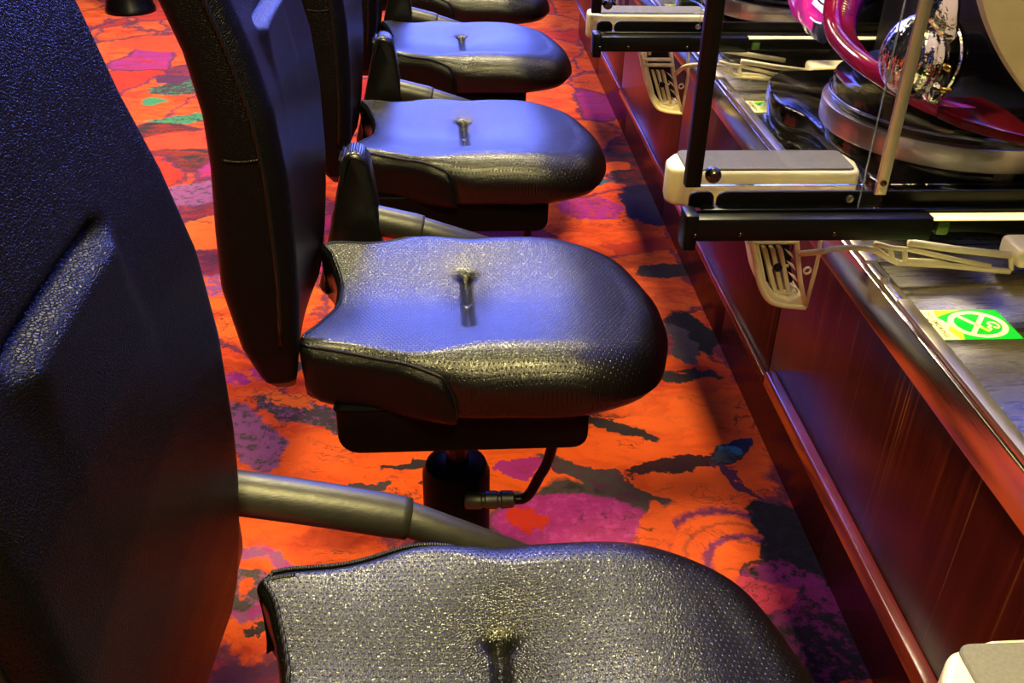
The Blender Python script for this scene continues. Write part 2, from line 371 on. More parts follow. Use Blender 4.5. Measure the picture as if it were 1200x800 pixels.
# ------------------------------------------------------------------ chair
def smooth(a, b, x):
    t = np.clip((x - a) / (b - a), 0, 1); return t * t * (3 - 2 * t)
OUT = [(-.200, .140), (-.12, .164), (-.02, .200), (.10, .211), (.20, .206), (.285, .160), (.326, .06), (.333, 0), (.326, -.06), (.285, -.160),
       (.20, -.206), (.10, -.211), (-.02, -.200), (-.12, -.172), (-.202, -.158), (-.188, -.10), (-.172, -.04), (-.170, 0), (-.172, .04), (-.188, .10)]
def seat_mesh(parent):
    P = spline([Vector((x, y, 0)) for x, y in OUT], 14, True); P = np.array([(p.x, p.y) for p in P]); n = len(P)
    T = np.roll(P, -1, 0) - np.roll(P, 1, 0); T /= np.linalg.norm(T, axis=1)[:, None]
    NO = np.stack([T[:, 1], -T[:, 0]], 1)
    if np.mean((NO * P).sum(1)) < 0: NO = -NO
    # smooth the normals round the corners
    for _ in range(10): NO = (NO + np.roll(NO, 1, 0) + np.roll(NO, -1, 0)); NO /= np.linalg.norm(NO, axis=1)[:, None]
    cx, cy = .026, .0
    x = P[:, 0]
    front = smooth(.12, .31, x); rear = 1 - smooth(-.19, -.13, x)
    r = .015 + .043 * smooth(-.075, .05, x) + .010 * front - .003 * rear
    thick = .100 - .018 * front
    def top(X, Y):
        h = .531 + .0 * X
        h = h - .023 * np.exp(-((X - .0) / .17) ** 2 - (Y / .12) ** 2)            # dished middle
        h = h - .030 * smooth(.12, .33, X) ** 1.5                                  # waterfall front
        h = h + .010 * (1 - smooth(-.2, -.08, X)) * smooth(.02, .16, np.abs(Y))     # rear corners up
        h = h + .006 * np.exp(-((X - .07) / .07) ** 2) * smooth(.08, .2, np.abs(Y))
        # pulled stitch: a pit and a short groove running across the seat
        gx = np.exp(-((X - .026) / .0058) ** 2); gy = smooth(-.095, -.08, Y) * (1 - smooth(.066, .078, Y))
        h = h - .0075 * gx * gy - .007 * np.exp(-((X - .026) / .030) ** 2) * np.exp(-((Y - .01) / .09) ** 2)
        h = h - .008 * np.exp(-(((X - .026) / .013) ** 2 + ((Y - .068) / .010) ** 2))
        return h
    rings, Z = [], []
    inner = P - NO * r[:, None]
    for t in np.linspace(0.02, 1, 56):
        q = np.array([cx, cy]) + (inner - [cx, cy]) * t
        rings.append(q); Z.append(top(q[:, 0], q[:, 1]))
    zt = Z[-1]
    for a in np.linspace(0, 90, 11)[1:]:
        a = math.radians(a)
        q = inner + NO * (r * math.sin(a))[:, None]; rings.append(q); Z.append(zt - r * (1 - math.cos(a)))
    bot = zt - thick - .0
    for t in (.35, .7, 1.0):
        rings.append(P - NO * (.004 * t)); Z.append((zt - r) * (1 - t) + (bot + .010) * t)
    rings.append(P - NO * .010); Z.append(bot + .002)
    rings.append(P - NO * .026); Z.append(bot)
    V = []; Fc = []; m = len(rings)
    for q, z in zip(rings, Z): V += [(q[j, 0], q[j, 1], z[j]) for j in range(n)]
    for i in range(m - 1):
        for j in range(n):
            jj = (j + 1) % n; Fc.append((i * n + jj, i * n + j, (i + 1) * n + j, (i + 1) * n + jj))
    Fc.append(tuple(range(n))); Fc.append(tuple((m - 1) * n + j for j in range(n))[::-1])
    o = obj('seat', V, Fc, M['leather_seat'], parent)
    bm = bmesh.new(); bm.from_mesh(o.data); bmesh.ops.recalc_face_normals(bm, faces=bm.faces[:]); bm.to_mesh(o.data); bm.free()
    # rear piping along the scooped back edge
    sel = [j for j in range(n) if x[j] < -.165]
    # order around the rear
    ang = sorted(sel, key=lambda j: P[j, 1])
    pts = [(inner[j, 0] - .004, inner[j, 1], zt[j] - .001) for j in ang]
    tube('piping', pts, .0030, M['piping'], o, 6)
    # side bolster panels, rear half of each side, between the upper seam and the hem
    for s in (-1, 1):
        side_j = [j for j in range(n) if s * P[j, 1] > .12 and x[j] < .05]
        side_j.sort(key=lambda j: x[j])
        xs, ys, ztop = x[side_j], np.abs(P[side_j, 1]), (zt - .80 * r)[side_j]
        U, W = 34, 12; V, Fc = [], []
        for i in range(U + 1):
            a = math.sin(PI / 2 * i / U) ** 1.0; X = -.199 + .205 * a
            yo = float(np.interp(X, xs, ys)); zr = float(np.interp(X, xs, ztop))
            zhi = min(zr + .004, float(np.interp(X, [-.2, -.06, -.035, -.015, -.003, .003, .006], [.56, .526, .520, .507, .486, .466, .436])))
            zlo = float(np.interp(X, [-.2, -.185, -.16, -.08, -.04, 0.0, .006], [.462, .446, .439, .437, .431, .427, .430]))
            for j in range(W + 1):
                b = j / W; z = zhi + (zlo - zhi) * b
                e1 = min(b, 1 - b) * 2; e2 = min(1, (1 - a) * 14 + .05)
                pro = .011 * math.sqrt(max(0, 1 - (1 - min(1, e1 * 1.5)) ** 2)) * math.sqrt(e2)
                V.append((X, s * (yo + .0005 + pro), z))
        for i in range(U):
            for j in range(W):
                q = (i * (W + 1) + j, (i + 1) * (W + 1) + j, (i + 1) * (W + 1) + j + 1, i * (W + 1) + j + 1); Fc.append(q if s < 0 else q[::-1])
        nv = len(V); V += [(a, b - s * .020, c) for a, b, c in V]
        Fc += [tuple(i + nv for i in f[::-1]) for f in Fc]
        side = obj('side_panel', V, Fc, M['leather'], o)
        e = [V[i * (W + 1)] for i in range(U + 1)]
        sm = tubes('seam', [([(a, b + s * .001, c + .0015) for a, b, c in e], .0024), ([(a - .003, b + s * .0035, c - .006) for a, b, c in e[1:-4]], .0013),
                            ([(V[i * (W + 1) + W][0], V[i * (W + 1) + W][1] + s * .003, V[i * (W + 1) + W][2] + .003) for i in range(4, 20)], .0012)], M['piping'], None, 6)
        sm.parent = o
    tubes('groove_stitch', [([(.026, y, float(top(np.array(.026), np.array(y))) + .0008) for y in (np.linspace(-.082, .055, 26)[i], np.linspace(-.082, .055, 26)[i] + .003)], .0009) for i in range(26)], M['piping'], o, 5)
    return o
def back_mesh(parent):
    zs = np.concatenate([np.linspace(.470, .50, 7), np.linspace(.51, 1.27, 96), np.linspace(1.275, 1.30, 6), np.linspace(.912, .962, 26)]); zs = np.unique(np.round(zs, 5))
    def xf(z): return np.interp(z, [.47, .50, .55, .62, .68, .78, .86, .93, .99, 1.05, 1.15, 1.3], [-.222, -.214, -.206, -.199, -.196, -.196, -.203, -.219, -.238, -.253, -.279, -.322])
    def xb(z): return np.interp(z, [.47, .50, .55, .64, .72, .80, .86, .93, .99, 1.05, 1.15, 1.3], [-.240, -.256, -.272, -.284, -.280, -.274, -.274, -.285, -.304, -.320, -.347, -.392])
    def hw(z): return np.interp(z, [.47, .49, .54, .65, .85, 1.1, 1.22, 1.28, 1.30], [.165, .185, .200, .208, .210, .205, .195, .17, .14])
    nf = 44; V, Fc = [], []; ring = 0
    for z in zs:
        a, b, hw_ = float(xf(z)), float(xb(z)), float(hw(z)); r = min(.028, (a - b) * .46)
        pts = rrect(b, a, -hw_, hw_, [r, r * .7, r * .7, r], 7)
        # insert points along the front face (from y=-hw+r to hw-r at x=a)
        fr = [(a, y) for y in np.linspace(-hw_ + r, hw_ - r, nf)[1:-1]]
        pts = pts + fr
        out = []
        for (X, Y) in pts:
            if X > (a + b) / 2:
                k_ = (X - (a + b) / 2) / ((a - b) / 2)
                X += k_ * .010 * (abs(Y) / hw_) ** 2                 # front slightly hollow
                Yc = Y - (-.06)
                lat = float(smooth(-.118, -.09, Y) * (1 - smooth(.050, .078, Y)))
                step = .011 * math.exp(-max(0, .934 - z) / .04) * (1 / (1 + math.exp(-(.934 - z) / .0030)))
                groove = -.009 * math.exp(-((z - .941) / .006) ** 2)
                X += k_ * lat * (step + groove)
            out.append((X, Y))
        ring = len(out); V += [(X, Y, z) for X, Y in out]
    m = len(zs)
    for i in range(m - 1):
        for j in range(ring):
            jj = (j + 1) % ring; Fc.append((i * ring + j, i * ring + jj, (i + 1) * ring + jj, (i + 1) * ring + j))
    Fc.append(tuple(range(ring))[::-1]); Fc.append(tuple((m - 1) * ring + j for j in range(ring)))
    o = obj('backrest', V, Fc, M['leather_back'], parent)
    zz = np.linspace(.56, 1.24, 30)
    for s in (-1, 1):
        tube('piping', [(float(xf(z)) - .014, s * (float(hw(z)) - .0005), z) for z in zz], .0034, M['piping'], o, 6)
    # seam across the side where the upper cover meets the lower shell
    for s in (-1, 1):
        tube('seam', [(x, s * (.2105), .815 + .004 * math.sin(x * 60)) for x in np.linspace(-.255, -.215, 8)], .0016, M['piping'], o, 6)
    return o
def rounded_slab(name, x0, x1, y0, y1, z0, z1, r, mat, parent, bev=.012):
    return prism(name, rrect(x0, x1, y0, y1, r, 5), 2, z0, z1, mat, parent, bev, 3)
def make_arm(t, low):
    yb = .245
    if low:        # the nearest chair: bracket swung back, its upright behind the backrest
        tube('arm_tube', [(.16, yb - .03, .430), (-.044, yb, .508), (-.06, yb, .512)], [.0165, .0195, .0195], M['arm'], t, 20)
        V = spline([(-.042, yb, .5075), (-.13, yb, .531), (-.225, yb, .553), (-.262, yb, .561)], 6)
    else:
        tube('arm_tube', [(.16, yb - .03, .455), (-.046, yb, .510), (-.06, yb, .513)], [.0185, .0215, .0215], M['arm'], t, 20)
        V = spline([(-.044, yb, .5085), (-.09, yb, .520), (-.16, yb + .002, .537), (-.19, yb + .004, .545)], 6)
    r = .0230 if low else .0245
    tube('arm_sleeve', V, [r] * 2 + [r + .0008] * (len(V) - 3) + [r + .002], M['arm'], t, 22)
    fin = [(-.222, .405), (-.212, .46), (-.172, .628), (-.166, .646), (-.155, .656), (-.141, .655), (-.130, .645), (-.124, .625), (-.116, .56), (-.112, .50), (-.12, .43), (-.18, .40)]
    if low: fin = [(a - .115, b) for a, b in fin]
    f2 = [(p.x, p.y) for p in spline([Vector((a, b, 0)) for a, b in fin], 4, True)]
    prism('arm_upright', f2, 1, yb - .028, yb + .030, M['fin'], t, .009, 3)
def make_chair(label, loc):
    t = thing('chair', loc, label, 'chair', 'row of black leather chairs along the counter')
    seat_mesh(t); back_mesh(t)
    # pan under the cushion: hangs below, rounded at both lower ends
    prism('seat_pan', rrect(-.160, .192, .366, .446, [.004, .004, .030, .022], 6), 1, -.186, .186, M['plastic'], t, .006, 2)
    box('tilt_mechanism', (-.05, -.08, .350), (.09, .08, .370), M['black_metal'], t, .006)
    lathe('gas_rod', [(0, .019), (.20, .019)], (0.008, -.02, .19), (0, 0, 1), M['rod'], t, 20)
    lathe('column', [(0, .056), (.0, .056), (.188, .056), (.205, .050), (.213, .036), (.215, .02)], (0.006, -.02, .005), (0, 0, 1), M['plastic'], t, 36)
    lathe('floor_flange', [(0, .085), (.004, .085), (.008, .075), (.010, .05)], (0.006, -.02, .0), (0, 0, 1), M['black_metal'], t, 36)
    # crank: ribbed roller on the column and a bent lever up to the pan
    lathe('lever_roller', [(0, .012), (.004, .015), (.026, .015), (.028, .013), (.032, .013), (.034, .015), (.052, .015), (.054, .013), (.058, .013), (.060, .015), (.078, .014), (.082, .009)], (.018, -.078, .180), (1, 0, 0), M['arm'], t, 18)
    tube('lever', spline([(.095, -.078, .180), (.112, -.078, .180), (.124, -.078, .192), (.138, -.077, .225), (.152, -.076, .262), (.170, -.075, .37)], 6), .0085, M['black_metal'], t, 10)
    # arm bracket on the far side: sleeve and tube rising to the rear, then an upright fin
    make_arm(t, False)
    return t
chair_y = [.535, 1.255, 1.970, 2.685, 3.400]
chair_lab = ['nearest black leather chair, its tall back filling the left side of the picture',
             'second black leather chair from the camera, its whole perforated seat in view in the middle',
             'third black leather chair from the camera, seat lit blue behind the middle one',
             'fourth black leather chair from the camera, small blue lit seat towards the top',
             'farthest black leather chair, only its front edge showing at the top of the picture']
TURN = math.radians(.6)
ch0 = make_chair(chair_lab[1], (-.004, chair_y[1], 0))
for y, lb, dx in zip(chair_y, chair_lab, (.014, 0, .004, .010, .014)):
    if lb == chair_lab[1]: continue
    d = dup(ch0, (dx, y, 0), lb, TURN)
    if lb == chair_lab[0]:
        for c in list(d.children):
            if c.name.startswith('arm_'): bpy.data.objects.remove(c)
        make_arm(d, True)
        for c in d.children:
            if c.name.startswith(('backrest', 'arm_')): c.location.x = -.026 if c.name[0] == 'b' else -.020   # its back leans a little further
ch0.rotation_euler = (0, 0, TURN)

# pedestal stool of the next row, only the foot shows
st = thing('stool', (-1.64, 5.22, 0), 'black pedestal foot standing on the carpet between the two nearest chair backs at upper left', 'stool')
lathe('foot', [(0, .125), (.02, .125), (.03, .118), (.12, .105), (.34, .10)], (0, 0, 0), (0, 0, 1), M['black_metal'], st, 32)
lathe('column', [(0, .03), (.24, .03)], (0, 0, .33), (0, 0, 1), M['rod'], st, 20)
lathe('seat', [(0, .14), (.01, .18), (.05, .19), (.075, .17), (.085, .12)], (0, 0, .56), (0, 0, 1), M['leather'], st, 32)

# ------------------------------------------------------------------ counter
XF = .478
CT = CZ - .517                                 # top of the steel
co = thing('counter', (XF, 2.4, 0), 'long stainless steel counter top with bright rolled front edge on the wooden cabinets', 'counter')
def cpart(name, lo, hi, mat, bev=.002):
    return box(name, [lo[0] - XF, lo[1] - 2.4, lo[2]], [hi[0] - XF, hi[1] - 2.4, hi[2]], mat, co, bev)
Y0, Y1 = -.4, 5.6
cpart('worktop', (XF + .026, Y0, CT - .03), (1.35, Y1, CT), M['steel'], .001)
cpart('front_face', (XF, Y0, CZ - .560), (XF + .026, Y1, CZ - .511), M['steel_edge'], .003)
k0 = cpart('edge_bead', (XF + .002, Y0, CZ - .512), (XF + .014, Y1, CZ - .504), M['steel_edge'], .003)
for j in range(-1, 7):
    y = .905 + S * (j)
    cpart('edge_strip', (XF + .001, y - .66, CZ - .506), (XF + .016, y - .03, CZ - .5005), M['aluminium'], .0015)

# ------------------------------------------------------------------ cabinets
DIV = 1.195
cab_lab = ['mahogany cabinet nearest the camera with a red lip along its foot, at lower right',
           'dark red cabinet under the counter between the two vents in view',
           'dark red cabinet under the counter behind the farther vent']
for j in range(0, 6):
    y1 = DIV + S * j; y0 = y1 - S
    lab = cab_lab[j] if j < 3 else 'dark cabinet under the counter, %s from the camera' % ('fourth', 'fifth', 'sixth')[j - 3]
    c = thing('cabinet', (XF, (y0 + y1) / 2, 0), lab, 'cabinet', 'cabinets under the counter')
    if j == 0: y0 = -.30
    yc = c.location.y
    def L(p): return (p[0] - XF, p[1] - yc, p[2])
    box('front_panel', L((XF + .004, y0 + .0015, .392)), L((XF + .024, y1 - .0015, CZ - .560)), M['wood'], c, .001)
    box('carcass', L((XF + .024, y0 + .001, .392)), L((1.3, y1 - .001, CZ - .56)), M['kick'], c, .001)
    box('kick_plate', L((.640, y0 + .0005, 0)), L((.66, y1 - .0005, .392)), M['kick'], c, .0005)
    if j == 0:
        prism('lip', [(-.008, .402), (-.011, .405), (-.011, .424), (-.009, .427), (.004, .429), (.004, .398)], 1, y0 - yc, 1.170 - yc, M['lip'], c, .0015, 2)
        # prism axis 1 keeps (x, z) order
    else:
        box('lip', L((XF - .002, y0 + .002, .389)), L((XF + .006, y1 - .002, .402)), M['lip'], c, .001)

# ------------------------------------------------------------------ partition with bar, post and acrylic
def make_partition(k, label):
    o = thing('partition', (0, S * (k - 1), 0), label, 'partition', 'clear acrylic partitions between the machines')
    zt = CZ - .4085
    # bar: a black channel
    bar = box('bar', (.244, .888, zt - .029), (.505, .912, zt - .004), M['black_metal'], o, .0015)
    box('bar_top_flange', (.262, .906, zt - .006), (.74, .922, zt - .001), M['black_metal'], o, .001)
    prism('upper_plate', rrect(.279, .74, zt - .004, zt + .014, [.003, .010, .002, .002], 5), 1, .918, .922, M['black_metal'], o, .0008, 1)
    prism('small_plate', rrect(.2495, .276, zt - .004, zt + .014, [.008, .008, .002, .002], 5), 1, .918, .922, M['black_metal'], o, .0008, 1)
    box('end_cap', (.2405, .886, zt - .039), (.2545, .914, zt + .001), M['black_metal'], o, .0025)
    box('rear_bar', (.505, .905, zt - .028), (.76, .915, zt - .006), M['black_metal'], o, .001)
    box('cream_strip', (.503, .886, zt - .0065), (.76, .904, zt - .0045), M['cream'], o, .001)
    g = box('green_lamp', (.512, .892, zt - .026), (.526, .905, zt - .010), M['green_lamp'], o, .003)  # green block standing in for the sticker's reflection in the slot
    for x in (.252, .300, .40):
        lathe('bolt', [(0, .0026), (.0012, .0026), (.002, .0016)], (x, .888 if x > .256 else .886, zt - .021), (0, -1, 0), M['screw'], o, 12)
    # black post at the seat end
    box('post', (.233, .878, CZ - .373), (.249, .890, CZ + .30), M['black_metal'], o, .0015)
    kn = lathe('knob', [(0, .0070), (.005, .0080), (.009, .0074), (.012, .0045)], (.258, .878, CZ - .357), (0, -1, 0), M['screw'], o, 18)
    # acrylic sheet
    bm = bmesh.new(); bm_box(bm, (.249, .8815, CZ - .372), (.78, .8855, CZ + .30)); from_bm('acrylic_sheet', bm, M['acrylic'], o)
    # second acrylic flange with the aluminium strip
    bm = bmesh.new(); bm_box(bm, (.4135, .8755, CZ - .395), (.436, .8785, CZ + .30)); from_bm('acrylic_flange', bm, M['acrylic'], o)
    box('flange_edge', (.4133, .8752, CZ - .395), (.4135, .8788, CZ + .30), M['acrylic_edge'], o, .0001)
    stp = box('aluminium_strip', (.4245, .8700, CZ - .378), (.4365, .8745, CZ + .30), M['aluminium'], o, .0008)
    lathe('strip_screw', [(0, .0032), (.002, .0032), (.003, .001)], (.4305, .870, CZ - .365), (0, -1, 0), M['screw'], o, 12)
    lathe('hook_bolt', [(0, .0042), (.003, .0042), (.0031, .0030), (.001, .0028)], (.4215, .918, zt + .006), (0, -1, 0), M['aluminium'], o, 16)
    return o
k = N('green_signal_lens'); M['green_lamp'] = k.p(col=(.04, .085, .015), rough=.25, spec=.4)
p0 = make_partition(1, 'nearest clear partition with black bar and post, standing right of the second chair')
part_lab = ['second clear partition with black bar from the camera, seen behind the nearest one at the top',
            'third clear partition from the camera, at the very top edge', 'farthest clear partition beyond the top edge of view']
for i in range(1, 4): dup(p0, (0, S * i, 0), part_lab[i - 1])

# ------------------------------------------------------------------ cream armrests with vented bracket and truss arm
def make_armrest(k, label):
    o = thing('armrest', (0, S * (k - 1), 0), label, 'armrest', 'cream armrests beside the partitions')
    zt = CZ - .400
    body = prism('body', [(.243, 1.004), (.250, .992), (.268, .986), (.445, .983), (.457, .986), (.461, .993), (.466, 1.020), (.460, 1.046), (.442, 1.056), (.285, 1.054), (.258, 1.046), (.246, 1.028)],
                 2, zt - .043, zt, M['cream'], o, .005, 3)
    prism('pad', rrect(.262, .455, .991, 1.049, .008, 5), 2, zt - .002, zt + .0022, M['pad'], o, .001, 1)
    # front skirt down in front of the bar plates
    Yv = .990
    A = lambda x, y: atY(x, y, Yv)
    fr = spline([A(877, 262), A(884, 300), A(890, 330), A(900, 350), A(915, 357), A(944, 360)], 6)
    # bracket frame: heavy left rail, bottom, right rail
    tubes('bracket_frame', [(fr, .0036), ([A(944, 360), A(938, 330), A(935, 300), A(932, 262)], .0030), ([A(944, 360), A(957, 310), A(960, 296), A(963, 262)], .0026),
                            ([A(876, 283), A(934, 283)], .0034), ([A(877, 274), A(934, 274)], .0034)], M['cream'], o, 8)
    # side web of the bracket (depth)
    poly = [(p.x, p.z) for p in fr] + [(A(940, 345).x, A(940, 345).z), (A(925, 352).x, A(925, 352).z), (A(908, 346).x, A(908, 346).z), (A(898, 330).x, A(898, 330).z), (A(890, 290).x, A(890, 290).z), (A(888, 262).x, A(888, 262).z)]
    prism('bracket_shell', poly, 1, Yv - .001, Yv + .045, M['cream'], o, .0012, 1)
    bp = [A(880, 262), A(888, 300), A(896, 332), A(906, 346), A(940, 352), A(936, 320), A(932, 262)]
    prism('backing_plate', [(p.x, p.z) for p in bp], 1, Yv + .034, Yv + .038, M['dark_slot'], o)
    # vent slats
    for (x0, y0, x1, y1) in ((895, 289, 907, 339), (904, 289, 915, 340), (913, 289, 923, 341), (922, 289, 930, 342)):
        a, b = atY(x0, y0, Yv + .014), atY(x1, y1, Yv + .014)
        if x0 == 922:
            for q in range(4):
                u = q / 4; p = a.lerp(b, u + .05); r = a.lerp(b, u + .20)
                prism('slat', [(p.x - .003, p.z), (p.x + .006, p.z - .005), (r.x + .007, r.z - .003), (r.x - .001, r.z + .004)], 1, Yv + .010, Yv + .016, M['cream'], o, .0004, 1)
            continue
        prism('slat', [(a.x - .0029, a.z), (a.x + .0029, a.z), (b.x + .0029, b.z), (b.x - .0029, b.z)], 1, Yv + .008, Yv + .020, M['cream'], o, .0012, 2)
    a, b = atY(899, 314, Yv + .012), atY(924, 311, Yv + .012)
    tube('cross_rib', [a, b], .0022, M['cream'], o, 8)
    a, b = atY(902, 340, Yv + .012), atY(932, 344, Yv + .012)
    tube('cross_rib', [a, b], .0030, M['cream'], o, 8)
    m = atY(911, 312.5, Yv + .008)
    lathe('screw_boss', [(0, .0050), (.004, .0050), (.0041, .003)], m, (0, -1, 0), M['dark_slot'], o, 14)
    e = atY(946, 317, Yv); ring = [(e.x + .0042 * math.cos(t), Yv, e.z + .0042 * math.sin(t)) for t in np.linspace(0, 2 * PI, 15)[:-1]]
    tube('eyelet', ring, .0014, M['cream'], o, 6, True)
    # truss arm over the counter
    Yt = Yv - .047
    B = lambda x, y: atY(x, y, Yt)
    top = spline([A(938, 297), B(960, 295), B(975, 292), B(1005, 290), B(1025, 293), B(1040, 302), B(1053, 308)], 5)
    tubes('truss_arm', [(top, .0036), ([B(1053, 308), B(1110, 311), B(1183, 318)], .0036), ([B(1025, 285), B(1043, 290), B(1065, 292), B(1115, 303), B(1160, 312)], .0030),
                        ([B(1043, 290), B(1046, 304)], .0030), ([B(1060, 291), B(1061, 308)], .0032), ([B(1061, 304), B(1095, 306), B(1118, 311)], .0024),
                        ([B(1185, 316), B(1185, 296)], .0030), ([B(1065, 284), B(1120, 292), B(1184, 299)], .0045)], M['cream'], o, 8)
    a = B(1188, 292); box('hinge_block', (a.x + .002, Yt - .014, a.z - .019), (a.x + .075, Yt + .034, a.z + .004), M['cream'], o, .006, 3)
    tubes('arm_bars', [([(a.x - .02, Yv + .03, a.z - .010), (.44, Yv + .03, zt - .06)], .0042), ([(.36, Yv + .02, zt - .03), (.36, Yv + .02, zt - .075)], .006)], M['cream'], o, 8)
    return o
a1 = make_armrest(1, 'cream armrest with grey pad and vented bracket behind the nearest partition bar')
dup(a1, (0, -S, 0), 'cream armrest corner with grey pad at the bottom right edge of the picture')
dup(a1, (0, S, 0), 'second cream armrest from the nearest partition, behind the black post at the top')
dup(a1, (0, 2 * S, 0), 'farthest cream armrest, at the top edge of the picture')

# ------------------------------------------------------------------ stickers
for nm, c in (('sticker_cream', (.86, .84, .55)), ('sticker_green', (.005, .42, .04)), ('sticker_lime', (.42, .68, .04)), ('sticker_ink', (.10, .12, .03))):
    M[nm] = plain(nm, c, .35, 0, False, spec=.3)
def text_obj(name, body, size, mat, parent, loc, rot):
    cu = bpy.data.curves.new(name, 'FONT'); cu.body = body; cu.size = size; cu.extrude = .00008; cu.offset = .00012; cu.align_x = 'CENTER'; cu.align_y = 'CENTER'
    tmp = bpy.data.objects.new(name, cu); C.objects.link(tmp); bpy.context.view_layer.update()
    me = bpy.data.meshes.new_from_object(tmp.evaluated_get(bpy.context.evaluated_depsgraph_get())); bpy.data.objects.remove(tmp)
    me.materials.clear(); me.materials.append(mat)
    o = bpy.data.objects.new(name, me); C.objects.link(o); o.parent = parent; o.location = loc; o.rotation_euler = rot
    return o
def make_sticker(label):
    # local: +x away from the seat, y along the row, lies on the steel
    o = thing('sticker', (.548, .845, CT + .0002), label, 'sticker', 'no smoking stickers on the counter')
    W, H = .0465, .0300
    box('card', (-W, -H, 0), (W, H, .0005), M['sticker_green'], o, .0001)
    z = .0006
    prism('cream_margin', [(-W, -H), (-W + .026, -H), (-W + .020, -.4 * H), (-W + .028, .0), (-W + .019, .5 * H), (-W + .022, H), (-W, H)], 2, .0004, z, M['sticker_cream'], o)
    prism('lime_leaf', [(-W + .022, H), (-W + .019, .5 * H), (-W + .033, .75 * H), (-W + .052, H)], 2, .0004, z, M['sticker_lime'], o)
    prism('lime_leaf', [(-W + .028, .0), (-W + .020, -.4 * H), (-W + .026, -H), (-W + .030, -H), (-W + .036, -.3 * H), (-W + .031, .1 * H), (-W + .034, .4 * H)], 2, .0004, z, M['sticker_lime'], o)
    cx, cy, R1, R0 = .0115, .0, .0270, .0215
    n = 48; V, Fc = [], []
    for i in range(n):
        t = 2 * PI * i / n
        for rr in (R1, R0):
            for h in (.0004, z + .0001): V.append((cx + rr * 1.16 * math.cos(t), cy + rr * math.sin(t), h))
    for i in range(n):
        a, b = 4 * i, 4 * ((i + 1) % n); Fc += [(a + 1, b + 1, b + 3, a + 3), (a, a + 1, b + 1, b)[::-1], (a + 2, b + 2, b + 3, a + 3)[::-1]]
    obj('ring', V, Fc, M['sticker_cream'], o, False)
    def bar(nm, p, q, wd, mat, h=z + .0001):
        p, q = Vector(p), Vector(q); d = (q - p).normalized(); nn = Vector((-d.y, d.x)) * wd / 2
        return prism(nm, [tuple(p + nn), tuple(p - nn), tuple(q - nn), tuple(q + nn)], 2, .0004, h, mat, o)
    bar('slash', (cx + .014, cy + .019), (cx - .014, cy - .019), .0052, M['sticker_cream'])
    bar('cigarette', (cx - .014, cy + .017), (cx + .001, cy - .006), .0050, M['sticker_cream'])
    bar('ember', (cx + .001, cy - .006), (cx + .006, cy - .015), .0050, M['sticker_lime'])
    pts = [(.006, -.013), (.010, -.010), (.008, -.006), (.013, -.004), (.011, .001), (.015, .004), (.020, .001), (.021, -.005), (.018, -.008), (.014, -.006)]
    tube('smoke_curl', [(p.x, p.y, .0004) for p in spline([(cx + a, cy + b, 0) for a, b in pts], 5)], .0011, M['sticker_cream'], o, 6)
    text_obj('lettering', 'NO SMOKING', .0080, M['sticker_ink'], o, (-W + .0135, 0, .0007), (0, 0, -PI / 2))
    text_obj('lettering', '\u7981  \u7159', .0058, M['sticker_ink'], o, (-W + .0058, .006, .0007), (0, 0, -PI / 2))
    return o
s0 = make_sticker('green and cream no smoking sticker nearest the camera, on the steel counter at right')
dup(s0, (.548, .845 + S, CT + .0002), 'no smoking sticker on the counter behind the nearest partition, half under a machine tray')
dup(s0, (.548, .845 + 2 * S, CT + .0002), 'farthest no smoking sticker, at the top edge left of the black post')

# ------------------------------------------------------------------ machines
M['gloss'] = plain('gloss_black_shell', (.0025, .002, .003), .10, spec=.42)
M['satin'] = plain('satin_black_shell', (.002, .0018, .002), .42, spec=.15)
M['band'] = steel('brushed_silver_band', (.66, .62, .58), .30, (2, 2, 80))
M['magenta'] = plain('magenta_lacquer', (.36, .006, .075), .16, 0, spec=.5, coat=.4, cr=.05)
M['magenta_dark'] = plain('dark_magenta_ridges', (.16, .006, .10), .25, coat=.4)
M['red_gloss'] = plain('red_gloss_panel', (.085, .002, .003), .16, spec=.35)
k = N('magenta_lit_lens'); M['lens'] = k.p(col=(.6, .02, .35), rough=.12, emit=(.9, .03, .45), es=.5, coat=.5)
k = N('white_lit_plate'); M['lit_white'] = k.p(col=(.9, .88, .95), rough=.3, emit=(.95, .9, 1.0), es=1.1)
M['indigo'] = plain('indigo_shell', (.10, .11, .30), .2, .3, coat=.5)
M['ink'] = plain('letter_ink', (.10, .02, .16), .4)
M['chrome'] = (lambda k: k.p(col=(.86, .84, .82), metal=1.0, rough=.07, nor=k.bump(k.noise(k.coord(), 75, 3), .003, .7)))(N('chrome_plating'))
k = N('blue_screen'); v = k.coord(); fl_ = k.noise(v, 5, 3)
M['screen'] = k.p(col=(.01, .01, .02), rough=.2, emit=k.ramp(fl_, [(.3, (.02, .06, 1.0)), (.55, (.08, .14, 1.0)), (.72, (.4, .08, .8))]), es=5.0)
M['beige'] = plain('beige_panel', (.52, .41, .27), .5)
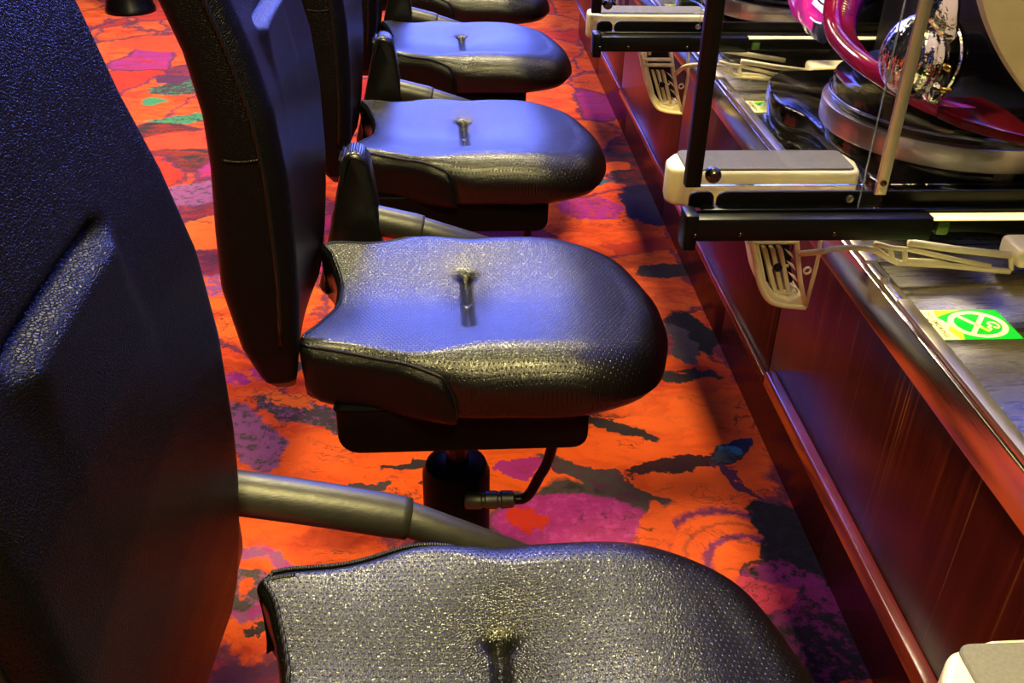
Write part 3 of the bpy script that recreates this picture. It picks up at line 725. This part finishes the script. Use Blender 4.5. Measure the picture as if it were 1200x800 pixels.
def make_machine(label, dx=0.0, y=1.10):
    o = thing('gaming_machine', (dx, y - 1.10, 0), label, 'machine', 'gaming machines standing on the counter')
    cx, cy = .69, 1.25
    lp = [(p.x, p.y) for p in spline([Vector((x, y_, 0)) for x, y_ in ((1.0, 1.60), (.62, 1.60), (.545, 1.575), (.513, 1.50), (.508, 1.42), (.528, 1.36), (.533, 1.28), (.537, 1.20), (.537, 1.13), (.560, 1.085), (.62, 1.068), (1.0, 1.068))], 5, True)]
    prism('tray_shell', lp, 2, CT + .0006, CZ - .462, M['gloss'], o, .007, 3)
    def disc(nm, r, z0, z1, mat, bev):
        prism(nm, [(cx + r * math.cos(t), cy + r * math.sin(t)) for t in np.linspace(0, 2 * PI, 73)[:-1]], 2, z0, z1, M[mat], o, bev, 2)
    disc('drum_base', .166, CZ - .463, CZ - .440, 'gloss', .003)
    disc('silver_band', .174, CZ - .441, CZ - .410, 'band', .002)
    disc('drum', .163, CZ - .411, CZ - .378, 'gloss', .004)
    tube('rim_line', [(cx + .166 * math.cos(t), cy + .166 * math.sin(t), CZ - .400) for t in np.linspace(0, 2 * PI, 73)[:-1]], .0022, M['indigo'], o, 6, True)
    # magenta rail, climbing at its far end
    pr = spline([Vector((a, b, CZ + c)) for a, b, c in ((.64, 1.42, -.20), (.575, 1.385, -.235), (.530, 1.335, -.275), (.519, 1.300, -.315), (.520, 1.245, -.331), (.533, 1.183, -.341), (.561, 1.137, -.354), (.595, 1.107, -.365), (.64, 1.088, -.374))], 7)
    tube('magenta_rail', pr, [.0125] * len(pr), M['magenta'], o, 14)
    # ridged inner rim falling inward
    inn = []
    V, Fc = [], []
    c0 = Vector((.72, 1.30, CZ - .36))
    n = len(pr)
    for i, p in enumerate(pr):
        d = (c0 - p); d.z = 0; d.normalize()
        for q, (a, h) in enumerate(((.006, .004), (.030, -.006), (.034, -.030))):
            V.append(p + d * a + Vector((0, 0, h)))
    for i in range(n - 1):
        for q in range(2): Fc.append((i * 3 + q, i * 3 + q + 1, i * 3 + q + 4, i * 3 + q + 3))
    rim = obj('inner_rim', V, Fc, M['magenta_dark'], o)
    md = rim.modifiers.new('thick', 'SOLIDIFY'); md.thickness = .003
    bm = bmesh.new(); dens = []
    for i in range(n - 1):
        for u in (.0, .5): dens.append(pr[i].lerp(pr[i + 1], u))
    for p in dens:
        d = (c0 - p); d.z = 0; d.normalize()
        a = p + d * .010 + Vector((0, 0, .0045)); b = p + d * .029 + Vector((0, 0, -.0035)); w_ = Vector((-d.y, d.x, 0)) * .0016
        vs = [bm.verts.new(q) for q in (a - w_, a + w_, b + w_, b - w_)]; v2 = [bm.verts.new(q.co + Vector((0, 0, .0022))) for q in vs]
        bm.faces.new(v2)
        for i in range(4): bm.faces.new((vs[i], vs[(i + 1) % 4], v2[(i + 1) % 4], v2[i]))
    rg = from_bm('ridges', bm, M['magenta'], o); rg['kind'] = 'stuff'
    # dark body inside and behind
    disc('well', .140, CZ - .379, CZ - .366, 'satin', .004)
    prism('lower_body', rrect(.70, 1.05, 1.19, 1.60, [.01, .05, .05, .01], 6), 2, CZ - .463, CZ - .18, M['satin'], o, .010, 3)
    box('upper_cabinet', (.80, 1.00, CZ - .19), (1.10, 1.62, CZ + .70), M['satin'], o, .01)
    box('screen', (.792, 1.04, CZ - .08), (.802, 1.58, CZ + .52), M['screen'], o, .002)
    # lit block with a letter
    q = [atY(933, -30, 1.46), atY(935, 8, 1.46), atY(941, 28, 1.46), atY(953, 40, 1.46), atY(966, 30, 1.46), atY(988, 0, 1.46), atY(1000, -30, 1.46)]
    prism('lit_block', [(p.x, p.z) for p in q], 1, 1.440, 1.52, M['lens'], o, .006, 2)
    q = [atY(951, 4, 1.438), atY(965, 17, 1.438), atY(984, -8, 1.438), atY(968, -22, 1.438)]
    pl = prism('letter_plate', [(p.x, p.z) for p in q], 1, 1.4345, 1.439, M['lit_white'], o, .0006, 1)
    q = [atY(958, -6, 1.434), atY(959, 0, 1.434), atY(965, 5, 1.434), atY(971, 3, 1.434), atY(975, -5, 1.434), atY(970, -10, 1.434)]
    tube('letter', spline(q, 4), .0016, M['ink'], o, 6)
    q = [atY(950, 20, 1.45), atY(968, 26, 1.45), atY(964, 48, 1.45), atY(955, 47, 1.45), atY(949, 36, 1.45)]
    prism('block_base', [(p.x, p.z) for p in q], 1, 1.43, 1.50, M['indigo'], o, .005, 2)
    tube('white_rim', spline([atY(949, 20, 1.428), atY(955, 25, 1.428), atY(962, 27, 1.428)], 4), .0012, M['lit_white'], o, 6)
    # chrome handle: ridged dome facing the seat, dark rim, fins
    hy = 1.115; hc = atY(1075, 65, hy)
    ax = Vector((-.92, -.32, .06)).normalized()
    prof = [(.050 * math.sin(a), .0400 * math.cos(a)) for a in np.linspace(-PI / 2 * .985, PI / 2 * .985, 30)]
    lathe('handle_dome', prof, hc + ax * .002, (.04, -.10, 1), M['chrome'], o, 96, lambda t, h: .055 * abs(math.cos(10 * t)) * (1 - (h / .050) ** 2))
    lathe('handle_rim', [(-.010, .040), (-.008, .050), (.004, .051), (.007, .047)], hc - ax * .016, ax, M['gloss'], o, 48)
    lathe('rim_edge', [(0, .0515), (.002, .053), (.004, .0515)], hc - ax * .016, ax, M['chrome'], o, 48)
    lathe('handle_neck', [(-.085, .026), (-.05, .028), (-.012, .036)], hc - ax * .0, ax, M['gloss'], o, 28)
    A = lambda x, y: atY(x, y, hy - .03)
    def fin(pts, nm='fin', mat='chrome'):
        prism(nm, [(p.x, p.z) for p in spline([Vector((A(x, y).x, A(x, y).z, 0)) for x, y in pts], 4, True)] if False else [(A(x, y).x, A(x, y).z) for x, y in pts], 1, hy - .034, hy - .008, M[mat], o, .006, 3)
    fin([(1083, 22), (1098, 0), (1112, -24), (1126, -20), (1125, 10), (1122, 45), (1112, 54), (1098, 62), (1098, 40)])
    fin([(1092, 70), (1108, 58), (1126, 50), (1138, 58), (1128, 78), (1112, 90), (1100, 92)])
    fin([(1090, 96), (1112, 96), (1106, 112), (1102, 124), (1084, 120)])
    bm = bmesh.new(); 
    for (x, y, r_) in ((1114, 78, .007), (1106, 103, .0055)):
        p = A(x, y); bmesh.ops.create_uvsphere(bm, u_segments=14, v_segments=8, radius=r_, matrix=Matrix.Translation((p.x, hy - .036, p.z)) @ Matrix.Diagonal((1.5, .6, .8, 1)))
    from_bm('gold_studs', bm, M['gold'], o, True)
    # red panel on the console
    q = [atZ(1098, 112, CZ - .36), atZ(1150, 113, CZ - .36), atZ(1180, 128, CZ - .36), atZ(1215, 155, CZ - .36), atZ(1215, 162, CZ - .36), atZ(1165, 150, CZ - .36), atZ(1128, 139, CZ - .36), atZ(1100, 127, CZ - .36)]
    prism('red_panel', [(p.x, p.y) for p in q], 2, CZ - .372, CZ - .360, M['red_gloss'], o, .002, 2)
    return o
M['gold'] = plain('gold_plating', (.80, .52, .16), .18, 1.0)
m1 = make_machine('gaming machine with magenta rail and chrome handle behind the nearest partition')
dup(m1, (0, S, 0), 'gaming machine behind the second partition from the camera, only its underside in view')
dup(m1, (0, 2 * S, 0), 'gaming machine behind the third partition from the camera, at the top edge')
near = dup(m1, (.085, -S, 0), 'gaming machine nearest the camera, only its black tray corner showing right of the sticker')
for c in list(near.children):        # another model: plain tray, body and screen
    if c.name.split('.')[0] not in ('tray_shell', 'drum_base', 'silver_band', 'drum', 'lower_body', 'upper_cabinet'): bpy.data.objects.remove(c)

# beige panel beside the handle, standing behind the nearest partition
b0 = thing('side_panel', (.70, .97, 0), 'beige curved panel at the top right corner behind the partition', 'panel')
pp = spline([atY(1138, -60, .955), atY(1146, -20, .955), atY(1151, 5, .955), atY(1158, 28, .955), atY(1168, 52, .955), atY(1182, 78, .955), atY(1200, 104, .955), atY(1225, 132, .955)], 5)
poly = [(p.x - .70, p.z) for p in pp] + [(.10, pp[-1].z), (.10, pp[0].z)]
prism('panel', poly, 1, -.015, .0, M['beige'], b0, .002, 2)
box('mounting_foot', (.02, -.013, CT), (.09, -.003, pp[-1].z + .01), M['beige'], b0, .002)
